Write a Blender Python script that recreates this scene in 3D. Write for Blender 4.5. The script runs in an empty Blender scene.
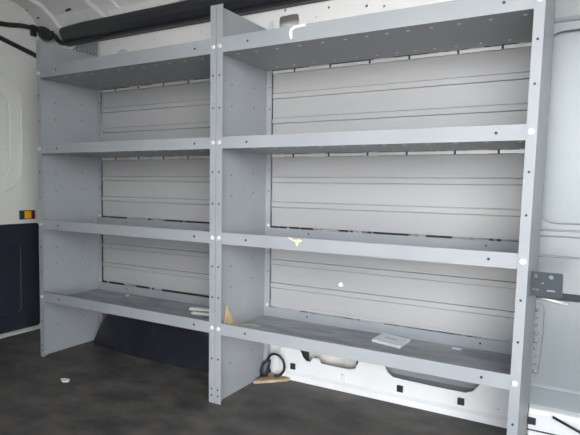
import bpy, bmesh, math, random
from mathutils import Vector, Matrix
random.seed(7)
S = bpy.context.scene
COL = S.collection

# ------------------------------------------------------------------ materials
def principled(name, col, rough=.5, metal=0.0, spec=.5):
    m = bpy.data.materials.new(name); m.use_nodes = True
    b = m.node_tree.nodes['Principled BSDF']
    b.inputs['Base Color'].default_value = (*col, 1)
    b.inputs['Roughness'].default_value = rough
    b.inputs['Metallic'].default_value = metal
    b.inputs['Specular IOR Level'].default_value = spec
    return m
def mottled(name, c1, c2, scale, rough=.5, metal=0.0, lo=.4, hi=.65, detail=5, stretch=(1,1,1), bump=0.0, spec=.5, rvar=0.0):
    m = principled(name, c1, rough, metal, spec); nt = m.node_tree; b = nt.nodes['Principled BSDF']
    tc = nt.nodes.new('ShaderNodeTexCoord'); mp = nt.nodes.new('ShaderNodeMapping')
    mp.inputs['Scale'].default_value = stretch
    n = nt.nodes.new('ShaderNodeTexNoise'); n.inputs['Scale'].default_value = scale; n.inputs['Detail'].default_value = detail
    n.inputs['Roughness'].default_value = .6
    r = nt.nodes.new('ShaderNodeValToRGB')
    r.color_ramp.elements[0].position = lo; r.color_ramp.elements[0].color = (*c1, 1)
    r.color_ramp.elements[1].position = hi; r.color_ramp.elements[1].color = (*c2, 1)
    L = nt.links.new
    L(tc.outputs['Object'], mp.inputs['Vector']); L(mp.outputs['Vector'], n.inputs['Vector'])
    L(n.outputs['Fac'], r.inputs['Fac']); L(r.outputs['Color'], b.inputs['Base Color'])
    if bump:
        bp = nt.nodes.new('ShaderNodeBump'); bp.inputs['Strength'].default_value = bump; bp.inputs['Distance'].default_value = .01
        L(n.outputs['Fac'], bp.inputs['Height']); L(bp.outputs['Normal'], b.inputs['Normal'])
    if rvar:
        mr = nt.nodes.new('ShaderNodeMapRange'); mr.inputs['To Min'].default_value = rough - rvar; mr.inputs['To Max'].default_value = rough + rvar
        L(n.outputs['Fac'], mr.inputs['Value']); L(mr.outputs['Result'], b.inputs['Roughness'])
    return m
STEEL = mottled('grey_shelf_paint', (.268, .288, .311), (.312, .330, .350), 3.0, .42, 0, .35, .7, rvar=.05)
SURF = mottled('worn_shelf_surface', (.20, .215, .232), (.36, .375, .395), 9, .5, 0, .36, .66, detail=8, stretch=(.6, 2, 1))
PANEL = mottled('ribbed_liner', (.33, .334, .345), (.385, .382, .385), 2.5, .38, 0, .3, .7, stretch=(.4, 1, 2))
HOLE = principled('punched_hole', (.03, .032, .035), .7)
BOLT = principled('zinc_bolt', (.80, .80, .80), .25, .35)
GALV_LIGHT = principled('galvanised_and_gap_light', (.72, .73, .74), .32, .25)  # also colours painted light: dots under shelves, strips over back panels
WHITE = mottled('white_van_paint', (.82, .825, .83), (.86, .86, .86), 2.0, .28, 0, .3, .7)
GREYW = mottled('dimmed_white_paint', (.66, .675, .69), (.74, .75, .76), 5.0, .35, 0, .3, .7)  # white paint darkened to stand for the lower wall's weaker light
CAVITY = mottled('shaded_cavity', (.50, .48, .45), (.74, .72, .69), 14, .7, 0, .35, .65)  # brownish white darkened to paint the shading inside the slots
DIMPLE = principled('dull_punch_mark', (.155, .165, .175), .6)
PATCHY = mottled('patchy_gap_tones', (.06, .062, .065), (.72, .72, .70), 9, .6, 0, .50, .56, detail=3, stretch=(1, .1, .1))  # dark and white patches paint gap shade, wall light and debris behind the panels
GREYP = principled('grey_green_panel', (.27, .30, .305), .4)
SWAGE = principled('grey_seam', (.22, .26, .28), .5)
DOORW = mottled('van_door_paint', (.70, .71, .695), (.74, .75, .73), 2.0, .32, 0, .3, .7)
WALLM = mottled('bare_van_wall', (.222, .252, .270), (.272, .298, .313), 2.2, .24, .1, .3, .7, stretch=(1, 1, .4), rvar=.06)
CEIL = mottled('roof_paint', (.66, .67, .68), (.74, .75, .75), 3.0, .4, 0, .3, .7)
NAVY = principled('dark_door_trim', (.016, .02, .032), .5)
BLACK = principled('black_plastic', (.018, .02, .025), .45)
RAILM = mottled('dark_headliner_trim', (.022, .025, .032), (.035, .038, .044), 12, .42, 0, .3, .7)
CABLE = principled('black_cable', (.012, .013, .016), .5)
ARCH = mottled('wheel_arch_lining', (.010, .012, .019), (.032, .032, .036), 7, .5, 0, .45, .8)
RUBBER = principled('black_rubber', (.02, .02, .022), .6)
AMBER = principled('amber_lens', (.85, .42, .02), .2)
REDL = principled('red_lens', (.13, .022, .018), .25)
GREENL = principled('dark_green_lens', (.018, .06, .05), .25)
CARD = principled('pale_card', (.66, .70, .74), .6)
CARDP = principled('card_print', (.42, .47, .52), .6)
PAPER = principled('white_paper', (.82, .81, .78), .7)
TAN = mottled('torn_cardboard', (.42, .30, .19), (.60, .46, .31), 30, .85)
YEL = principled('old_yellow_tape', (.62, .55, .36), .6)
YGR = principled('greenish_smear', (.50, .52, .30), .6)
WTAPE = principled('white_tape', (.86, .86, .85), .5)
PLATE = principled('bracket_grey', (.055, .068, .077), .7, 0, .2)
STRAP = mottled('perforated_strap_grey', (.20, .215, .225), (.26, .27, .28), 6, .45)
PLY = mottled('plywood_edge', (.30, .22, .14), (.46, .36, .25), 18, .8)
ASPH = mottled('yard_concrete', (.40, .39, .37), (.48, .47, .45), 3, .9)

# rubber van floor with dust
FLOOR = mottled('dusty_rubber_floor', (.044, .045, .048), (.165, .148, .128), 5.0, .62, 0, .36, .76, detail=9, stretch=(1, 1.5, 1), bump=.08, rvar=.1)

# ------------------------------------------------------------------ mesh helpers
def box(bm, x0, x1, y0, y1, z0, z1, mi=0):
    vs = [bm.verts.new((x, y, z)) for z in (z0, z1) for y in (y0, y1) for x in (x0, x1)]
    for f in ((0, 2, 3, 1), (4, 5, 7, 6), (0, 1, 5, 4), (2, 6, 7, 3), (0, 4, 6, 2), (1, 3, 7, 5)):
        fc = bm.faces.new([vs[i] for i in f]); fc.material_index = mi
def cyl(bm, c, r, h, axis='y', n=12, mi=0, r2=None):
    r2 = r if r2 is None else r2
    ring = []
    for k, (rr, d) in enumerate(((r, 0), (r2, h))):
        vs = []
        for i in range(n):
            a = 2*math.pi*i/n; u, v = rr*math.cos(a), rr*math.sin(a)
            p = {'y': (u, d, v), 'x': (d, u, v), 'z': (u, v, d)}[axis]
            vs.append(bm.verts.new((c[0]+p[0], c[1]+p[1], c[2]+p[2])))
        ring.append(vs)
    for i in range(n):
        j = (i+1) % n
        f = bm.faces.new((ring[0][i], ring[0][j], ring[1][j], ring[1][i])); f.material_index = mi
    for vs in ring:
        f = bm.faces.new(vs); f.material_index = mi
def prism(bm, pts, axis, a0, a1, mi=0):
    """pts: 2D polygon; axis 'x' -> (y,z) pts ; 'y' -> (x,z) ; 'z' -> (x,y)"""
    def mk(p, a): return {'x': (a, p[0], p[1]), 'y': (p[0], a, p[1]), 'z': (p[0], p[1], a)}[axis]
    A = [bm.verts.new(mk(p, a0)) for p in pts]; B = [bm.verts.new(mk(p, a1)) for p in pts]
    n = len(pts)
    for i in range(n):
        j = (i+1) % n
        f = bm.faces.new((A[i], A[j], B[j], B[i])); f.material_index = mi
    bm.faces.new(A).material_index = mi; bm.faces.new(B).material_index = mi
def finish(name, me, mats, parent=None, kind=None, bevel=0.0, smooth=False):
    o = bpy.data.objects.new(name, me); COL.objects.link(o)
    for m in (mats if isinstance(mats, (list, tuple)) else [mats]): me.materials.append(m)
    if parent: o.parent = parent
    if kind: o['kind'] = kind
    if bevel:
        b = o.modifiers.new('edge', 'BEVEL'); b.width = bevel; b.segments = 2; b.limit_method = 'ANGLE'; b.angle_limit = math.radians(40)
    if smooth:
        for p in me.polygons: p.use_smooth = True
    return o
def obj(name, bm, mats, parent=None, kind=None, bevel=0.0, smooth=False):
    bmesh.ops.recalc_face_normals(bm, faces=bm.faces[:])
    me = bpy.data.meshes.new(name); bm.to_mesh(me); bm.free()
    return finish(name, me, mats, parent, kind, bevel, smooth)
def rrect(u0, u1, v0, v1, r, n=6):
    pts = []
    for cx, cy, a0 in ((u1-r, v1-r, 0), (u0+r, v1-r, 90), (u0+r, v0+r, 180), (u1-r, v0+r, 270)):
        for i in range(n+1):
            a = math.radians(a0 + 90*i/n); pts.append((cx+r*math.cos(a), cy+r*math.sin(a)))
    return pts
def circ(u, v, r, n=14): return [(u+r*math.cos(2*math.pi*i/n), v+r*math.sin(2*math.pi*i/n)) for i in range(n)]
def plate_mesh(outline, holes, t, frame, bev=0.0):
    """sheet with real holes; frame(u,v,w)->xyz, thickness w in [-t/2,t/2]"""
    cu = bpy.data.curves.new('sheet', 'CURVE'); cu.dimensions = '2D'; cu.fill_mode = 'BOTH'
    cu.extrude = t/2 - bev; cu.bevel_depth = bev; cu.bevel_resolution = 1
    for pl in [outline] + holes:
        sp = cu.splines.new('POLY'); sp.points.add(len(pl)-1)
        for p, q in zip(sp.points, pl): p.co = (q[0], q[1], 0, 1)
        sp.use_cyclic_u = True
    tmp = bpy.data.objects.new('sheet', cu); COL.objects.link(tmp)
    bpy.context.view_layer.update()
    me = bpy.data.meshes.new_from_object(tmp.evaluated_get(bpy.context.evaluated_depsgraph_get()))
    bpy.data.objects.remove(tmp); bpy.data.curves.remove(cu)
    for v in me.vertices: v.co = frame(*v.co)
    bm = bmesh.new(); bm.from_mesh(me); bmesh.ops.remove_doubles(bm, verts=bm.verts, dist=1e-5)
    bmesh.ops.recalc_face_normals(bm, faces=bm.faces[:]); bm.to_mesh(me); bm.free()
    return me
def plate(name, outline, holes, t, frame, mats, parent=None, kind=None, bev=0.0):
    me = plate_mesh(outline, holes, t, frame, bev); me.name = name
    return finish(name, me, mats, parent, kind)
def tube_bm(bm, pts, r, n=8, mi=0):
    pts = [Vector(p) for p in pts]; rings = []
    up = Vector((0, 0, 1))
    for i, p in enumerate(pts):
        t = (pts[min(i+1, len(pts)-1)] - pts[max(i-1, 0)]).normalized()
        a = t.cross(up)
        if a.length < .05: a = t.cross(Vector((0, 1, 0)))
        a.normalize(); b = t.cross(a)
        rr = r[i] if isinstance(r, (list, tuple)) else r
        rings.append([bm.verts.new(p + rr*(math.cos(2*math.pi*k/n)*a + math.sin(2*math.pi*k/n)*b)) for k in range(n)])
    for A, B in zip(rings, rings[1:]):
        for k in range(n):
            bm.faces.new((A[k], A[(k+1) % n], B[(k+1) % n], B[k])).material_index = mi
    bm.faces.new(rings[0]).material_index = mi; bm.faces.new(rings[-1]).material_index = mi
def spline(pts, n=8):
    P = [Vector(p) for p in pts]; P = [2*P[0]-P[1]] + P + [2*P[-1]-P[-2]]; out = []
    for i in range(1, len(P)-2):
        for k in range(n):
            t = k/n
            out.append(.5*((2*P[i]) + (P[i+1]-P[i-1])*t + (2*P[i-1]-5*P[i]+4*P[i+1]-P[i+2])*t*t + (3*P[i]-P[i-1]-3*P[i+1]+P[i+2])*t**3))
    return out + [P[-2]]
def tag(o, label, cat, group=None):
    o['label'] = label; o['category'] = cat
    if group: o['group'] = group
    return o
def empty(name, loc):
    o = bpy.data.objects.new(name, None); COL.objects.link(o); o.location = loc; o.empty_display_size = .1
    return o
def under(root, o):
    """parent keeping world placement (root has only a translation)"""
    o.parent = root; o.matrix_parent_inverse = Matrix.Translation(-Vector(root.location)); return o
XY = lambda u, v, w: (u, v, w)

# ------------------------------------------------------------------ dimensions (metres)
W1, XR, LEAN = 1.0335, 2.0793, .0214
D = .338                       # depth of the shelving
SZ = [1.300, .955, .605, .265] # undersides of the four shelves
LIP = [.054, .043, .043, .043]
TOP = 1.470
FL = .027                      # post flange width
WALL = .372                    # inner skin of the far van wall

# ------------------------------------------------------------------ shelving units
def side_panel(root, x, s, lean, label=None):
    """x: outer face; s=+1 flange turns to +x (left panel), -1 right panel"""
    L = lambda z: lean*z
    bm = bmesh.new(); t = .002
    def bxl(xa, xb, ya, yb, za, zb, mi=0):
        xa, xb = min(xa, xb), max(xa, xb)
        n0 = len(bm.verts); box(bm, xa, xb, ya, yb, za, zb, mi); bm.verts.ensure_lookup_table()
        for v in bm.verts[n0:]: v.co.x += L(v.co.z)
    bxl(x, x+s*t, 0, D, 0, TOP)
    bxl(x, x+s*FL, -.0025, 0, 0, TOP)                     # front post flange
    bxl(x+s*.0005, x+s*.027, D-.002, D, .012, TOP-.01)          # rear flange
    bxl(x, x+s*.012, .0, .03, 0.0, .0025)                  # foot tab
    # punched holes down the post, and pairs on the web
    n0 = len(bm.verts)
    z = .054
    while z < TOP-.03:
        if min(abs(z-(q+.02)) for q in SZ) > .05:
            cyl(bm, (x+s*FL*.5, -.0036, z), .0036, .0012, 'y', 10, 1)
        z += .1165
    cyl(bm, (x+s*FL*.5, -.0036, .03), .0036, .0012, 'y', 10, 1)
    for zz in (.13, .43, .51, .78, .86, 1.12, 1.2):
        for yy in (.09, .24):
            cyl(bm, (x+s*.0016, yy, zz+.012*(yy > .2)), .0042, s*.0012, 'x', 8, 2)
    for zz in (.2, .46, .54, .80, .89, 1.14, 1.23):
        cyl(bm, (x+s*.019, D-.0034, zz), .0030, .001, 'y', 8, 1)
    bm.verts.ensure_lookup_table()
    for v in bm.verts[n0:]: v.co.x += L(v.co.z)
    p = obj('side_panel', bm, [STEEL, HOLE, DIMPLE], root)
    # bolts at the shelf joints
    for k, zs in enumerate(SZ):
        b = bmesh.new(); xx = x+s*FL*.52+L(zs)
        cyl(b, (xx, -.0028, zs+.022), .0085, -.003, 'y', 14, 0, .0075); cyl(b, (xx, -.0055, zs+.022), .0068, -.0035, 'y', 6)
        obj('bolt', b, BOLT, p)
        if k:
            b = bmesh.new()
            cyl(b, (x+s*.017+L(zs), D-.0022, zs+.05), .007, -.003, 'y', 12, 0, .006)
            obj('bolt', b, BOLT, p)
    return p
def shelf(root, xa, xb, z, lip, tapes=()):
    bm = bmesh.new(); xa += .0026; xb -= .0026; t = .002
    y0, y1 = .0005, D-.003
    box(bm, xa, xb, y0, y1, z, z+t, 0)
    # worn upper face is its own slot
    n = len(bm.faces); bm.faces.ensure_lookup_table()
    for f in bm.faces:
        if abs(f.calc_center_median().z-(z+t)) < 1e-5: f.material_index = 2
    box(bm, xa, xb, y0, y0+t, z+t, z+lip, 0)                 # front lip
    box(bm, xa, xb, y0+t, y0+.011, z+lip-t, z+lip, 0)          # hem turned inwards
    box(bm, xa, xb, y1-t-.002, y1-.002, z+t, z+.041, 0)                # rear upstand
    for xx in (xa+.13, xb-.10): cyl(bm, (xx, -.0008, z+lip*.5), .0042, .0016, 'y', 10, 1)
    for xx in (xa+.21, xb-.16): cyl(bm, (xx, y1-.0052, z+.024), .0036, .0016, 'y', 10, 1)
    # pale dots painting light through holes under the shelf, front and back row
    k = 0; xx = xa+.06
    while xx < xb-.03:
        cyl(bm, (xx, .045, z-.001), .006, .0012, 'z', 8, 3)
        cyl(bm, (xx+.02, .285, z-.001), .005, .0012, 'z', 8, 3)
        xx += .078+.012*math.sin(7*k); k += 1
    return obj('shelf', bm, [STEEL, HOLE, SURF, GALV_LIGHT], root)
def back_panel(root, xa, xb, z0, z1):
    """ribbed sheet: profile in (y,z) swept along x; two raised bands between grooves"""
    yb = D+.008; h = z1-z0; f = -.004
    pr = [(0, 0)]
    def groove(z, w=.0016, d=.0045): return [(0, z-w), (d, z-w*.5), (d, z+w*.5), (0, z+w)]
    prof = [(0., 0.)]
    for c in (.275, .635):
        za, zb_ = h*c, h*(c+.082)
        prof += groove(za)[0:3] + [(f, za+.0025), (f, zb_-.0025)] + [(.0045, zb_-.0008), (.0045, zb_+.0008), (0, zb_+.0018)]
    prof += [(0., h)]
    bm = bmesh.new(); n = len(prof); t = .0015
    front = [[bm.verts.new((x, yb+p[0], z0+p[1])) for p in prof] for x in (xa, xb)]
    back = [[bm.verts.new((x, yb+.0065, z0+p[1])) for p in prof] for x in (xa, xb)]
    for i in range(n-1):
        bm.faces.new((front[0][i], front[1][i], front[1][i+1], front[0][i+1]))
        bm.faces.new((back[0][i], back[0][i+1], back[1][i+1], back[1][i]))
        for e in (0, 1): bm.faces.new((front[e][i], front[e][i+1], back[e][i+1], back[e][i]))
    bm.faces.new((front[0][0], back[0][0], back[1][0], front[1][0])); bm.faces.new((front[0][-1], front[1][-1], back[1][-1], back[0][-1]))
    o = obj('back_panel', bm, PANEL, root)
    # bright strip painting the lit wall seen through the gap, with dark tabs
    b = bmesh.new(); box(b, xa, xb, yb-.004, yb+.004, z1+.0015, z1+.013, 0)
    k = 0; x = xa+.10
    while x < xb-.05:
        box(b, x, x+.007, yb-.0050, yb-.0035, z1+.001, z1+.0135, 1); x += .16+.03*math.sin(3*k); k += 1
    obj('gap_light', b, [GALV_LIGHT, PLATE], o)
    return o
def unit(x0, x1, lean, label, loc_x):
    root = empty('shelving_unit', (loc_x, 0, 0)); root.location = (0, 0, 0)
    tag(root, label, 'shelving unit', 'steel shelving units')
    pl = side_panel(root, x0, 1, 0); pr = side_panel(root, x1, -1, lean)
    sh = []
    for z, l in zip(SZ, LIP): sh.append(shelf(root, x0, x1+lean*z, z, l))
    for zt, zb_ in zip(SZ, SZ[1:]):
        back_panel(root, x0+.0275, x1+lean*zb_-.012, zb_+.0475, zt-.0145)
    return root, sh, pl, pr
uL, shL, pLl, pLr = unit(0, W1-.0008, 0, 'grey steel four-shelf shelving unit standing next to the rear door, over the wheel arch', 0)
uR, shR, pRl, pRr = unit(W1+.0008, XR, LEAN, 'grey steel four-shelf unit further from the rear door, pale card on its bottom shelf', 0)

b = bmesh.new(); prism(b, [(1.378, .433), (1.386, .427), (1.400, .430), (1.397, .440), (1.389, .446), (1.382, .441)], 'y', D+.0020, D+.0075)
bp_ = [c for c in uR.children if c.name.startswith('back_panel')][2]
o = obj('sticker', b, PAPER, bp_); o['label'] = 'tiny torn white sticker'
# perforated wall straps behind the unit tops
def strap(root, x0, x1, z0, z1, m=None):
    holes = []
    u = x0+.02
    while u < x1-.015:
        for v in (z0+.018, z0+.045, z0+.07):
            if v < z1-.012: holes.append(circ(u, v, .0055, 8))
        u += .026
    return plate('wall_strap', [(x0, z0), (x1, z0), (x1, z1), (x0+min(.08, (x1-x0)*.4), z1-.004), (x0, z0+.03)], holes, .002, lambda u, v, w: (u, D+.0015+w, v), m or STRAP, root)
strap(uL, -.24, .004, 1.455, 1.548)
strap(uR, 1.036, 1.060, 1.44, 1.505, GALV_LIGHT)

# grey drilled plate bolted to the outer post of the right unit
hl = [circ(2.079, .557, .005), circ(2.105, .576, .006), circ(2.144, .575, .006), circ(2.123, .556, .0035),
      rrect(2.095, 2.114, .533, .540, .0028), rrect(2.134, 2.156, .531, .539, .0032)]
bo = plate('bracket', rrect(2.056, 2.174, .518, .588, .006), hl, .003, lambda u, v, w: (u, .10+w, v), PLATE, uR)
bo['label'] = 'dark grey drilled bracket plate'
b = bmesh.new(); cyl(b, (2.066, .0985, .545), .006, -.003, 'y', 10); obj('bolt', b, BOLT, bo)

# tape left on the lips
b = bmesh.new(); y = -.0007
prism(b, [(1.338, .648), (1.352, .648), (1.366, .640), (1.385, .6435), (1.398, .640), (1.392, .634), (1.384, .634), (1.380, .620), (1.372, .620), (1.370, .633), (1.352, .640)], 'y', -.0004, .0004)
t = obj('tape', b, YEL, shR[2]); t['label'] = 'yellowed torn tape'
b = bmesh.new()
prism(b, [(1.340, 1.312), (1.334, 1.330), (1.338, 1.345), (1.352, 1.353), (1.395, 1.3535), (1.396, 1.347), (1.356, 1.345), (1.346, 1.338), (1.347, 1.314)], 'y', -.0006, .0004)
t = obj('tape', b, WTAPE, shR[0]); t['label'] = 'white hooked strip of tape'

# ------------------------------------------------------------------ small things on the shelves and floor
zs = SZ[3]+.002
def flat_thing(name, pts, h, mat, z, label, cat, group=None):
    cx = sum(p[0] for p in pts)/len(pts); cy = sum(p[1] for p in pts)/len(pts)
    b = bmesh.new(); prism(b, [(p[0]-cx, p[1]-cy) for p in pts], 'z', 0, h)
    o = obj(name, b, mat, bevel=min(.002, h*.3)); o.location = (cx, cy, z)
    return tag(o, label, cat, group)
card = empty('card', (1.63, .262, zs)); tag(card, 'pale white card lying on the bottom shelf of the unit away from the rear door', 'card')
b = bmesh.new(); prism(b, [(-.060, -.045), (.053, -.072), (.060, .031), (-.053, .060)], 'z', 0, .010)
obj('sheet', b, CARD, card, bevel=.0015)
b = bmesh.new(); prism(b, [(-.026, -.008), (.020, -.020), (.022, -.004), (-.024, .010)], 'z', .010, .0106)
pp = obj('printed_mark', b, CARDP, card); pp['label'] = 'grey printed mark'

sc = flat_thing('paper_strip', [(.71, .228), (.86, .268), (.855, .295), (.70, .255)], .010, PAPER, zs, 'upper, longer white paper strip on the bottom shelf beside the middle posts', 'paper', 'paper strips')
sc = flat_thing('paper_strip', [(.765, .178), (.885, .205), (.882, .222), (.76, .196)], .009, PAPER, zs, 'lower, shorter white paper strip lying nearer the shelf front by the middle posts', 'paper', 'paper strips')
# torn cardboard wedge leaning in the corner of the right unit's bottom shelf
b = bmesh.new()
prism(b, [(.006, 0), (.030, .094), (.034, .088), (.060, .045), (.105, .0)], 'x', 0, .006)
o = obj('cardboard_scrap', b, TAN, bevel=.001); o.location = (W1+.0052, .03, zs)
tag(o, 'tan torn cardboard wedge leaning in the corner of the bottom shelf behind the middle post', 'cardboard')
o = flat_thing('tape_scrap', [(1.047, .15), (1.075, .165), (1.11, .162), (1.12, .178), (1.08, .188), (1.05, .172)], .0015, YGR, zs, 'yellow-green scrap of tape flat on the bottom shelf near the cardboard wedge', 'tape')
o = flat_thing('paper_scrap', [(.340, -.150), (.372, -.165), (.392, -.150), (.378, -.133), (.352, -.136)], .006, PAPER, 0.0, 'tiny white crumpled scrap on the open black floor in front of the shelving', 'paper', 'paper scraps')
o = flat_thing('paper_scrap', [(1.835, .29), (1.865, .283), (1.87, .30), (1.84, .308)], .003, CARD, zs, 'small pale scrap on the bottom shelf to the right of the white card', 'paper', 'paper scraps')
o = flat_thing('paper_scrap', [(.255, .285), (.268, .280), (.272, .294), (.258, .298)], .006, PAPER, zs, 'tiny white speck of paper on the bottom shelf above the wheel arch', 'paper', 'paper scraps')

# plywood strip and cord loop in the corner behind the middle post
o = flat_thing('plywood_strip', [(1.050, .235), (1.085, .262), (1.155, .330), (1.160, .352), (1.045, .352)], .012, PLY, 0.0, 'rough tan plywood offcut on the floor under the cord loop', 'wood')
cord = empty('cord', (1.085, .33, .012)); tag(cord, 'looped black cord with plug on the plywood offcut behind the middle post', 'cord')
b = bmesh.new()
loop = [(-.012, .0, .014), (-.022, -.008, .055), (-.004, -.012, .092), (.030, -.012, .100), (.056, -.008, .078), (.060, -.004, .040), (.040, -.004, .012), (.018, -.012, .006)]
tube_bm(b, spline(loop, 6), .0055, 8); obj('cable', b, CABLE, cord, smooth=True)
b = bmesh.new(); tube_bm(b, [(-.030, -.02, .0), (-.030, -.018, .018), (-.026, -.012, .045), (-.016, -.008, .062), (-.012, -.006, .07)], [.017, .021, .020, .012, .007], 10)
obj('plug', b, BLACK, cord, smooth=True)

# ------------------------------------------------------------------ van shell
XL = -.455; XE = 3.3; YN = -1.42; ZC = 1.80
b = bmesh.new(); box(b, XL-.05, XE, YN, .50, -.03, 0); obj('floor', b, FLOOR, kind='structure')
# far wall: outer skin plus pressed inner sheets
Fy = lambda y: (lambda u, v, w: (u, y+w, v))
b = bmesh.new(); box(b, XL-.05, XE, .455, .470, -.03, 1.72); wb = obj('wall_back', b, WHITE, kind='structure')
# upper rail above the shelving
holes = [rrect(1.072, 1.166, 1.462, 1.528, .014)]
for x, z, r in ((.13, 1.523, .006), (.165, 1.506, .005), (.37, 1.520, .006), (.66, 1.519, .006), (.69, 1.503, .005), (1.10, 1.548, .006), (1.30, 1.530, .006), (1.245, 1.500, .0045), (1.46, 1.512, .006), (1.53, 1.50, .005), (1.595, 1.52, .006), (1.75, 1.50, .006)):
    holes.append(circ(x, z, r, 10))
plate('trim_1', [(XL, 1.33), (2.05, 1.33), (2.05, 1.60), (XL, 1.60)], holes, .003, Fy(WALL), WHITE, None, 'structure', .001)
b = bmesh.new(); bmesh.ops.create_uvsphere(b, u_segments=16, v_segments=8, radius=1, matrix=Matrix.Translation((.153, WALL-.002, 1.482)) @ Matrix.Diagonal((.034, .006, .014, 1)))  # pale oval added to stand for a bright glint on the rail
o = obj('glint_oval', b, BOLT, bpy.data.objects['trim_1'], smooth=True); o['label'] = 'pale raised oval standing for a sun glint'
# sheet behind the shelves
b = bmesh.new(); box(b, XL, 2.05, .385, .388, .27, 1.33); obj('trim_2', b, PATCHY, kind='structure')
# lower rail with the two long slots
slotA = [(1.190, .30), (1.190, .150), (1.197, .125), (1.208, .102), (1.222, .090), (1.245, .088), (1.258, .108), (1.284, .108), (1.294, .090), (1.35, .089), (1.42, .089), (1.447, .096), (1.461, .127), (1.463, .30)]
slotB = [(1.560, .30), (1.563, .15), (1.570, .125), (1.582, .106), (1.602, .093), (1.66, .091), (1.78, .089), (1.872, .089), (1.896, .099), (1.915, .12), (1.932, .145), (1.945, .30)]
lo_holes = [slotA, slotB]
for x, z, r in ((1.105, .225, .006), (1.15, .16, .004), (1.125, .06, .004), (1.13, .088, .003), (1.985, .055, .005), (1.77, .165, .004), (1.99, .10, .003)):
    lo_holes.append(circ(x, z, r, 8))
lw = plate('trim_3', [(1.03, -.005), (2.09, -.005), (2.09, .33), (1.03, .33)], lo_holes, .004, Fy(WALL), GREYW, None, 'structure', .0015)
b = bmesh.new(); box(b, 1.05, 2.12, .43, .434, -.01, .34); obj('trim_4', b, CAVITY, kind='structure')     # box-section back
b = bmesh.new()                                                                                       # raised sill flange along the floor
prism(b, [(WALL+.002, 0), (WALL-.016, 0), (WALL-.014, .022), (WALL-.003, .034), (WALL+.002, .034)], 'x', 1.10, 2.095); obj('trim_5', b, GREYW, kind='structure')
b = bmesh.new(); box(b, 1.106, 1.122, WALL-.020, WALL-.001, .0, .30); obj('trim_6', b, GREYW, kind='structure', bevel=.004)
for x in (1.163, 1.632, 1.858):
    b = bmesh.new(); box(b, -.012, .012, -.005, .004, -.013, .013, 0); box(b, -.006, .006, -.009, -.004, -.006, .006, 0)
    o = obj('clip', b, BLACK, lw, bevel=.002); o.location = (x, WALL-.003, .056)
b = bmesh.new(); box(b, 1.390, 1.402, WALL-.010, WALL-.001, .04, .068); o = obj('tab', b, GREYW, lw, bevel=.002)
b = bmesh.new(); prism(b, [(WALL+.004, .07), (.425, .085), (.425, .135), (.42, .135), (.42, .092), (WALL+.004, .075)], 'x', 1.545, 1.985); obj('inner_flange', b, WALLM, lw)  # wall grey used here to paint the bluish shading low in the slot
# black blocks painting the darkness in the first slot's corners
b = bmesh.new(); box(b, 1.180, 1.214, .385, .42, .07, .30); box(b, 1.444, 1.48, .385, .42, .07, .30); obj('corner_shade', b, BLACK, lw, bevel=.004)

# right-hand stretch of wall: pressed panels above a sill
XA = 2.045
b = bmesh.new()
pr = [(.40, 1.360), (.374, 1.368), (.366, 1.40), (.362, 1.48), (.345, 1.72), (.36, 1.72), (.40, 1.5)]
prism(b, pr, 'x', XA, XE); obj('trim_7', b, GREYP, kind='structure')
rw = plate('wall_right', [(XA, -.01), (XE, -.01), (XE, 1.372), (XA, 1.372)],
           [rrect(2.078, 2.85, .71, 1.333, .06, 8)], .006, Fy(WALL), WALLM, None, 'structure', .0025)
b = bmesh.new(); box(b, XA, XE, .392, .395, .65, 1.40); obj('trim_8', b, WALLM, kind='structure')
b = bmesh.new()   # swage lines and the shelf-like belt
for z, h, d in ((1.362, .008, .008), (.690, .005, .007), (.670, .004, .007), (.604, .005, .008)):
    prism(b, [(WALL, z-h), (WALL-d, z-h*.2), (WALL-d*.9, z+h*.3), (WALL, z+h)], 'x', 2.075, XE)
obj('trim_9', b, WALLM, kind='structure')
b = bmesh.new(); prism(b, [(WALL, .460), (WALL-.012, .464), (WALL-.016, .476), (WALL-.010, .484), (WALL, .486)], 'x', 2.075, XE); obj('trim_10', b, PLATE, kind='structure')
b = bmesh.new(); tube_bm(b, [(2.088, WALL-.006, .468), (2.13, WALL-.008, .460), (2.185, WALL-.008, .451)], .0055, 8); obj('trim_11', b, GALV_LIGHT, kind='structure', smooth=True)
b = bmesh.new()
tube_bm(b, spline([(2.085, WALL-.003, .438), (2.100, WALL-.004, .444), (2.112, WALL-.004, .43), (2.116, WALL-.004, .40), (2.114, WALL-.004, .33), (2.108, WALL-.004, .24), (2.104, WALL-.004, .205), (2.094, WALL-.004, .195)], 6), .0022, 6)
obj('trim_12', b, SWAGE, kind='structure', smooth=True)
b = bmesh.new()   # lumpy sealer bead
for k in range(9):
    z = .42-.026*k; cyl(b, (2.093, WALL-.003, z), .006+.002*math.sin(5*k), -.003, 'y', 9)
obj('trim_13', b, WALLM, kind='structure', smooth=True)
b = bmesh.new(); prism(b, [(WALL, .10), (WALL-.030, .094), (WALL-.036, .080), (WALL-.034, .012), (WALL-.040, 0), (WALL, 0)], 'x', 2.082, XE)
sl = obj('trim_14', b, GREYW, kind='structure', bevel=.004)
b = bmesh.new(); prism(b, [(WALL, .176), (WALL-.003, .170), (WALL-.004, .160), (WALL, .150)], 'x', 2.078, XE); obj('trim_15', b, WALLM, kind='structure')
b = bmesh.new(); box(b, 2.082, 2.106, WALL-.041, WALL-.032, .042, .066); obj('clip', b, BLACK, sl, bevel=.002)
b = bmesh.new(); box(b, 2.080, XE, WALL-.0395, WALL-.034, .022, .025); obj('seam', b, PLATE, sl)
b = bmesh.new(); tube_bm(b, [(-.09, .0, .0855), (.0, -.006, .052), (.115, -.014, .0045)], .0045, 8)
o = obj('thin_rod', b, BLACK, smooth=True); o.location = (2.245, WALL-.047, .0)
tag(o, 'thin dark rod leaning along the sill to the right of the shelving', 'rod')

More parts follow.
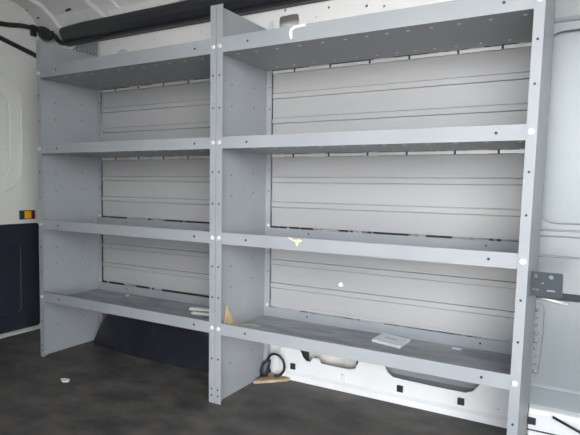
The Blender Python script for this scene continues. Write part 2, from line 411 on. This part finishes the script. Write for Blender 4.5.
# wheel arch under the left unit
b = bmesh.new()
NX, NA = 18, 10; rows = []
x0, x1 = .04, .955; yf = .225; zt = .258
for i in range(NX+1):
    x = x0+(x1-x0)*i/NX; q = abs(2*(i/NX)-1); h = zt*max(0.02, (1-q**3.2))**.55
    prof = [(yf+.05*q**3, 0)]
    for k in range(NA+1):
        a = math.pi/2*k/NA; r = min(.07, h*.6)
        prof.append((yf+.05*q**3+r*(1-math.cos(a)), h-r+r*math.sin(a)))
    prof.append((.455, h)); prof.append((.455, 0))
    rows.append([b.verts.new((x, p[0], p[1])) for p in prof])
for A, B in zip(rows, rows[1:]):
    for k in range(len(A)-1): b.faces.new((A[k], B[k], B[k+1], A[k+1]))
b.faces.new(rows[0]); b.faces.new(rows[-1])
o = obj('wheel_arch', b, ARCH, smooth=True)
tag(o, 'black lined wheel arch hump on the floor under the shelving nearest the rear door', 'wheel arch')

# rear door (leaf next to the far wall) seen past the shelving
FX = lambda x: (lambda u, v, w: (x+w, u, v))
dr = empty('door_1', (XL, 0, 0)); dr.location = (0, 0, 0); dr['kind'] = 'structure'
plate('inner_skin', [(-.50, .02), (.37, .02), (.37, 1.545), (-.50, 1.545)], [rrect(-.43, .222, .765, 1.375, .13, 8)], .010, FX(XL-.005), DOORW, dr, None, .004)
plate('recess_step', [(-.48, .72), (.26, .72), (.26, 1.42), (-.48, 1.42)], [rrect(-.40, .175, .815, 1.325, .10, 8)], .014, FX(XL-.038), DOORW, dr, None, .006)
b = bmesh.new(); box(b, XL-.080, XL-.066, -.52, .38, .0, 1.55); box(b, XL-.068, XL-.052, -.40, .20, .99, 1.02); obj('outer_skin', b, DOORW, dr)
plate('lower_trim', rrect(-.48, .300, .022, .592, .012, 4), [rrect(-.40, .195, .10, .50, .05, 6)], .012, FX(XL+.007), NAVY, dr, None, .005)
b = bmesh.new(); box(b, XL-.001, XL+.003, -.45, .25, .05, .55); obj('trim_pocket', b, NAVY, dr)
b = bmesh.new(); tube_bm(b, [(XL+.006, -.52, 1.592), (XL+.006, .03, 1.583), (XL+.006, .16, 1.552), (XL+.006, .29, 1.522), (XL+.006, .40, 1.49)], .013, 8)
s_ = obj('weather_seal', b, BLACK, dr, smooth=True)
rf = empty('reflector', (0, 0, 0)); rf.parent = dr; rf['label'] = 'small amber side reflector with dark red and green ends'
b = bmesh.new(); box(b, XL-.001, XL+.006, .196, .288, .618, .668); obj('housing', b, BLACK, rf, bevel=.002)
for y0, y1, m, n in ((.199, .222, GREENL, 'green_lens'), (.222, .262, AMBER, 'amber_lens'), (.262, .285, REDL, 'red_lens')):
    b = bmesh.new(); box(b, XL+.005, XL+.010, y0, y1, .622, .664); obj(n, b, m, rf, bevel=.001)
d2 = empty('door_2', (0, 0, 0)); d2['kind'] = 'structure'
b = bmesh.new(); box(b, XL-.062, XL, YN, -.52, .0, 1.55); obj('inner_skin', b, DOORW, d2)
b = bmesh.new(); box(b, XL, XL+.014, YN+.05, -.54, .022, .592); obj('lower_trim', b, NAVY, d2, bevel=.004)
b = bmesh.new(); box(b, XL-.07, XL+.002, YN, .46, 1.545, ZC+.02); obj('wall_rear', b, DOORW, kind='structure')
b = bmesh.new(); prism(b, [(XL, .0), (XL+.03, .0), (XL+.03, .006), (XL, .018)], 'y', YN, .37); obj('trim_16', b, GALV_LIGHT, kind='structure')

# roof: skin, rear header, coved side rail, bows
b = bmesh.new(); box(b, XL-.05, XE, YN-.02, .47, ZC+.03, ZC+.05); obj('ceiling', b, CEIL, kind='structure')
b = bmesh.new()
pr = [(.385, 1.555), (.372, 1.60), (.352, 1.655), (.318, 1.715), (.262, 1.765), (.20, 1.785), (.155, 1.787), (.150, 1.83), (.40, 1.83), (.455, 1.70), (.455, 1.555)]
prism(b, pr, 'x', XL, XE); obj('trim_17', b, CEIL, kind='structure', bevel=.004)
# pressed ribs that follow the cove from the roof down to the rail
CV = [(.155, 1.787), (.20, 1.785), (.262, 1.765), (.318, 1.715), (.345, 1.668), (.352, 1.655)]
def cove_rib(name, xt0, xb0, xt1, xb1, off, t0=0.0, t1=1.0, m=None):
    n = 12; b = bmesh.new(); A, B = [], []
    def at(t):
        q = t*(len(CV)-1); i = min(int(q), len(CV)-2); fr = q-i
        p = [CV[i][k]*(1-fr)+CV[i+1][k]*fr for k in (0, 1)]
        d = Vector((CV[i+1][0]-CV[i][0], CV[i+1][1]-CV[i][1])).normalized(); return p, (d.y, -d.x)
    for k in range(n+1):
        t = t0+(t1-t0)*k/n; (y, z), (ny, nz) = at(t)
        if nz > 0: ny, nz = -ny, -nz
        xa, xb = xt0+(xb0-xt0)*t, xt1+(xb1-xt1)*t
        A.append([b.verts.new((xa, y-ny*.01, z-nz*.01)), b.verts.new((xa+.01, y+ny*off, z+nz*off)), b.verts.new((xb-.01, y+ny*off, z+nz*off)), b.verts.new((xb, y-ny*.01, z-nz*.01))])
    for P, Q in zip(A, A[1:]):
        for k in range(3): b.faces.new((P[k], Q[k], Q[k+1], P[k+1]))
        b.faces.new((P[3], Q[3], Q[0], P[0]))
    b.faces.new(A[0]); b.faces.new(A[-1])
    return obj(name, b, m or CEIL, kind='structure')
cove_rib('trim_18', XL-.02, XL-.02, -.36, -.27, .018)
cove_rib('trim_19', -.215, -.035, -.10, .11, .020)
cove_rib('trim_20', .02, .20, .055, .235, .010, 0, .7)
cove_rib('trim_21', .50, .56, .64, .66, .020)
cove_rib('trim_22', 1.05, 1.08, 1.19, 1.18, .020)
cove_rib('trim_23', 1.60, 1.60, 1.74, 1.70, .020)
b = bmesh.new(); prism(b, [(.352, 1.657), (.336, 1.655), (.322, 1.682), (.336, 1.700), (.36, 1.69)], 'x', .10, XE); obj('trim_24', b, WHITE, kind='structure', bevel=.003)
cove = bpy.data.objects['trim_17']
for x, y, z, a in ((-.44, .262, 1.752, .5), (-.40, .300, 1.716, .5), (-.38, .325, 1.690, .6), (-.17, .303, 1.722, .5), (-.055, .335, 1.682, .5)):
    b = bmesh.new(); bmesh.ops.create_uvsphere(b, u_segments=12, v_segments=6, radius=1, matrix=Matrix.Translation((x, y, z)) @ Matrix.Rotation(.7, 4, 'X') @ Matrix.Rotation(a, 4, 'Z') @ Matrix.Diagonal((.020, .0075, .006, 1)))
    obj('slot', b, HOLE, cove, smooth=True)
for k, x in enumerate((.0, .52, 1.05, 1.60, 2.15)):
    b = bmesh.new(); prism(b, [(x-.05, ZC+.03), (x-.042, ZC-.005), (x+.042, ZC-.005), (x+.05, ZC+.03)], 'y', YN, .16)
    obj('trim_%d' % (27+k), b, CEIL, kind='structure', bevel=.004)

# dark padded trim along the roof rail
b = bmesh.new()
prof = [(.372, 1.566), (.352, 1.566), (.330, 1.578), (.312, 1.600), (.304, 1.625), (.310, 1.645), (.326, 1.655), (.352, 1.656)]
n = 24; rows = []
for i in range(n+1):
    x = -.255+i*(XE+.2)/n
    sc_ = .86 if i == 0 else 1
    rows.append([b.verts.new((x, .34+(p[0]-.34)*sc_, 1.612+(p[1]-1.612)*sc_)) for p in prof])
for A, B in zip(rows, rows[1:]):
    for k in range(len(A)): b.faces.new((A[k], B[k], B[(k+1) % len(A)], A[(k+1) % len(A)]))
b.faces.new(rows[0]); b.faces.new(rows[-1])
rt = obj('roof_rail_trim', b, RAILM); tag(rt, 'long dark padded trim running along the roof rail above the shelving', 'trim')
b = bmesh.new(); box(b, -.25, XE-.1, .330, .371, 1.556, 1.570); obj('lower_flange', b, BLACK, rt, bevel=.004)
# cable and its clamp in the rear corner
cb = empty('roof_cable', (XL, 0, 1.6)); tag(cb, 'black cable with oval clamp running from rear door top to the padded roof trim', 'cable')
b = bmesh.new()
tube_bm(b, spline([(XL+.012, -.10, 1.640), (XL+.012, .10, 1.636), (XL+.015, .22, 1.655), (-.44, .30, 1.660), (-.405, .348, 1.645), (-.35, .350, 1.625), (-.31, .350, 1.588), (-.27, .352, 1.575), (-.225, .345, 1.576)], 8), .0125, 8)
under(cb, obj('cable', b, CABLE, smooth=True))
b = bmesh.new()
bmesh.ops.create_uvsphere(b, u_segments=16, v_segments=10, radius=1, matrix=Matrix.Translation((-.425, .345, 1.655)) @ Matrix.Rotation(math.radians(28), 4, 'Y') @ Matrix.Diagonal((.078, .030, .046, 1)))
under(cb, obj('clamp', b, BLACK, smooth=True))
b = bmesh.new(); box(b, -.447, -.425, .27, .30, 1.615, 1.675); under(cb, obj('clip', b, BLACK, bevel=.004))

# side wall on the camera's side, open at the sliding door
b = bmesh.new(); box(b, XL-.05, 1.42, YN-.03, YN, -.03, ZC+.03); box(b, 3.2, XE, YN-.03, YN, -.03, ZC+.03); obj('wall_front', b, DOORW, kind='structure')
b = bmesh.new(); box(b, XE-.04, XE, YN, .47, -.03, ZC+.03); obj('wall_cab', b, WHITE, kind='structure')
b = bmesh.new(); box(b, 1.42, 3.2, YN-.03, YN, 1.76, ZC+.03); obj('trim_26', b, DOORW, kind='structure')
b = bmesh.new(); box(b, -30, 30, -30, 30, -.62, -.60); obj('ground', b, ASPH, kind='structure')

# ------------------------------------------------------------------ light
w = bpy.data.worlds.new('overcast'); S.world = w; w.use_nodes = True
nt = w.node_tree; bg = nt.nodes['Background']
SKY, SUN, BAND_AZ = 14.6, 25, 47
# hazy sky: a broad bright low band on the open side of the yard, dimmer overhead and opposite
def N(t): return nt.nodes.new(t)
L = nt.links.new
tc = N('ShaderNodeTexCoord')
fl = N('ShaderNodeVectorMath'); fl.operation = 'MULTIPLY'; fl.inputs[1].default_value = (1, 1, 0)
nm = N('ShaderNodeVectorMath'); nm.operation = 'NORMALIZE'
AZ = math.radians(BAND_AZ)
dt = N('ShaderNodeVectorMath'); dt.operation = 'DOT_PRODUCT'; dt.inputs[1].default_value = (math.sin(AZ), -math.cos(AZ), 0)
L(tc.outputs['Generated'], fl.inputs[0]); L(fl.outputs['Vector'], nm.inputs[0]); L(nm.outputs['Vector'], dt.inputs[0])
ra = N('ShaderNodeMapRange'); ra.interpolation_type = 'SMOOTHSTEP'; ra.inputs['From Min'].default_value = .35; ra.inputs['From Max'].default_value = 1.0
L(dt.outputs['Value'], ra.inputs['Value'])
sx = N('ShaderNodeSeparateXYZ'); L(tc.outputs['Generated'], sx.inputs['Vector'])
re_ = N('ShaderNodeMapRange'); re_.interpolation_type = 'SMOOTHSTEP'; re_.inputs['From Min'].default_value = .80; re_.inputs['From Max'].default_value = .02
L(sx.outputs['Z'], re_.inputs['Value'])
mu = N('ShaderNodeMath'); mu.operation = 'MULTIPLY'; L(ra.outputs['Result'], mu.inputs[0]); L(re_.outputs['Result'], mu.inputs[1])
mx = N('ShaderNodeMix'); mx.data_type = 'RGBA'; L(mu.outputs['Value'], mx.inputs['Factor'])
mx.inputs['A'].default_value = (.085, .098, .112, 1); mx.inputs['B'].default_value = (.99, .995, 1, 1)
L(mx.outputs['Result'], bg.inputs['Color']); bg.inputs['Strength'].default_value = SKY
# the sun stands high behind the van and only reaches the yard
sun = bpy.data.lights.new('sun', 'SUN'); sun.energy = SUN; sun.angle = math.radians(2); sun.color = (1, .96, .90)
so = bpy.data.objects.new('sun', sun); COL.objects.link(so); so.rotation_euler = Vector((-.15, -.62, -.80)).to_track_quat('-Z', 'Y').to_euler()
S.view_settings.view_transform = 'Standard'; S.view_settings.look = 'None'
S.view_settings.exposure = 0.12; S.view_settings.gamma = 1; S.view_settings.use_curve_mapping = False

# ------------------------------------------------------------------ camera
F, YAW, PITCH, ROLL = 523.7, -.5168, .0613, .0141
cy, sy, cp, sp = math.cos(YAW), math.sin(YAW), math.cos(PITCH), math.sin(PITCH)
f = Vector((sy*cp, cy*cp, -sp)); r = Vector((cy, -sy, 0)); u = r.cross(f)
c, s = math.cos(ROLL), math.sin(ROLL); r2 = c*r+s*u; u2 = -s*r+c*u
cam = bpy.data.cameras.new('camera'); co = bpy.data.objects.new('camera', cam); COL.objects.link(co)
M = Matrix((r2, u2, -f)).transposed().to_4x4(); M.translation = Vector((2.2253, -1.5438, .8248)); co.matrix_world = M
cam.sensor_width = 36; cam.lens = F/580*36; cam.clip_start = .02
S.camera = co
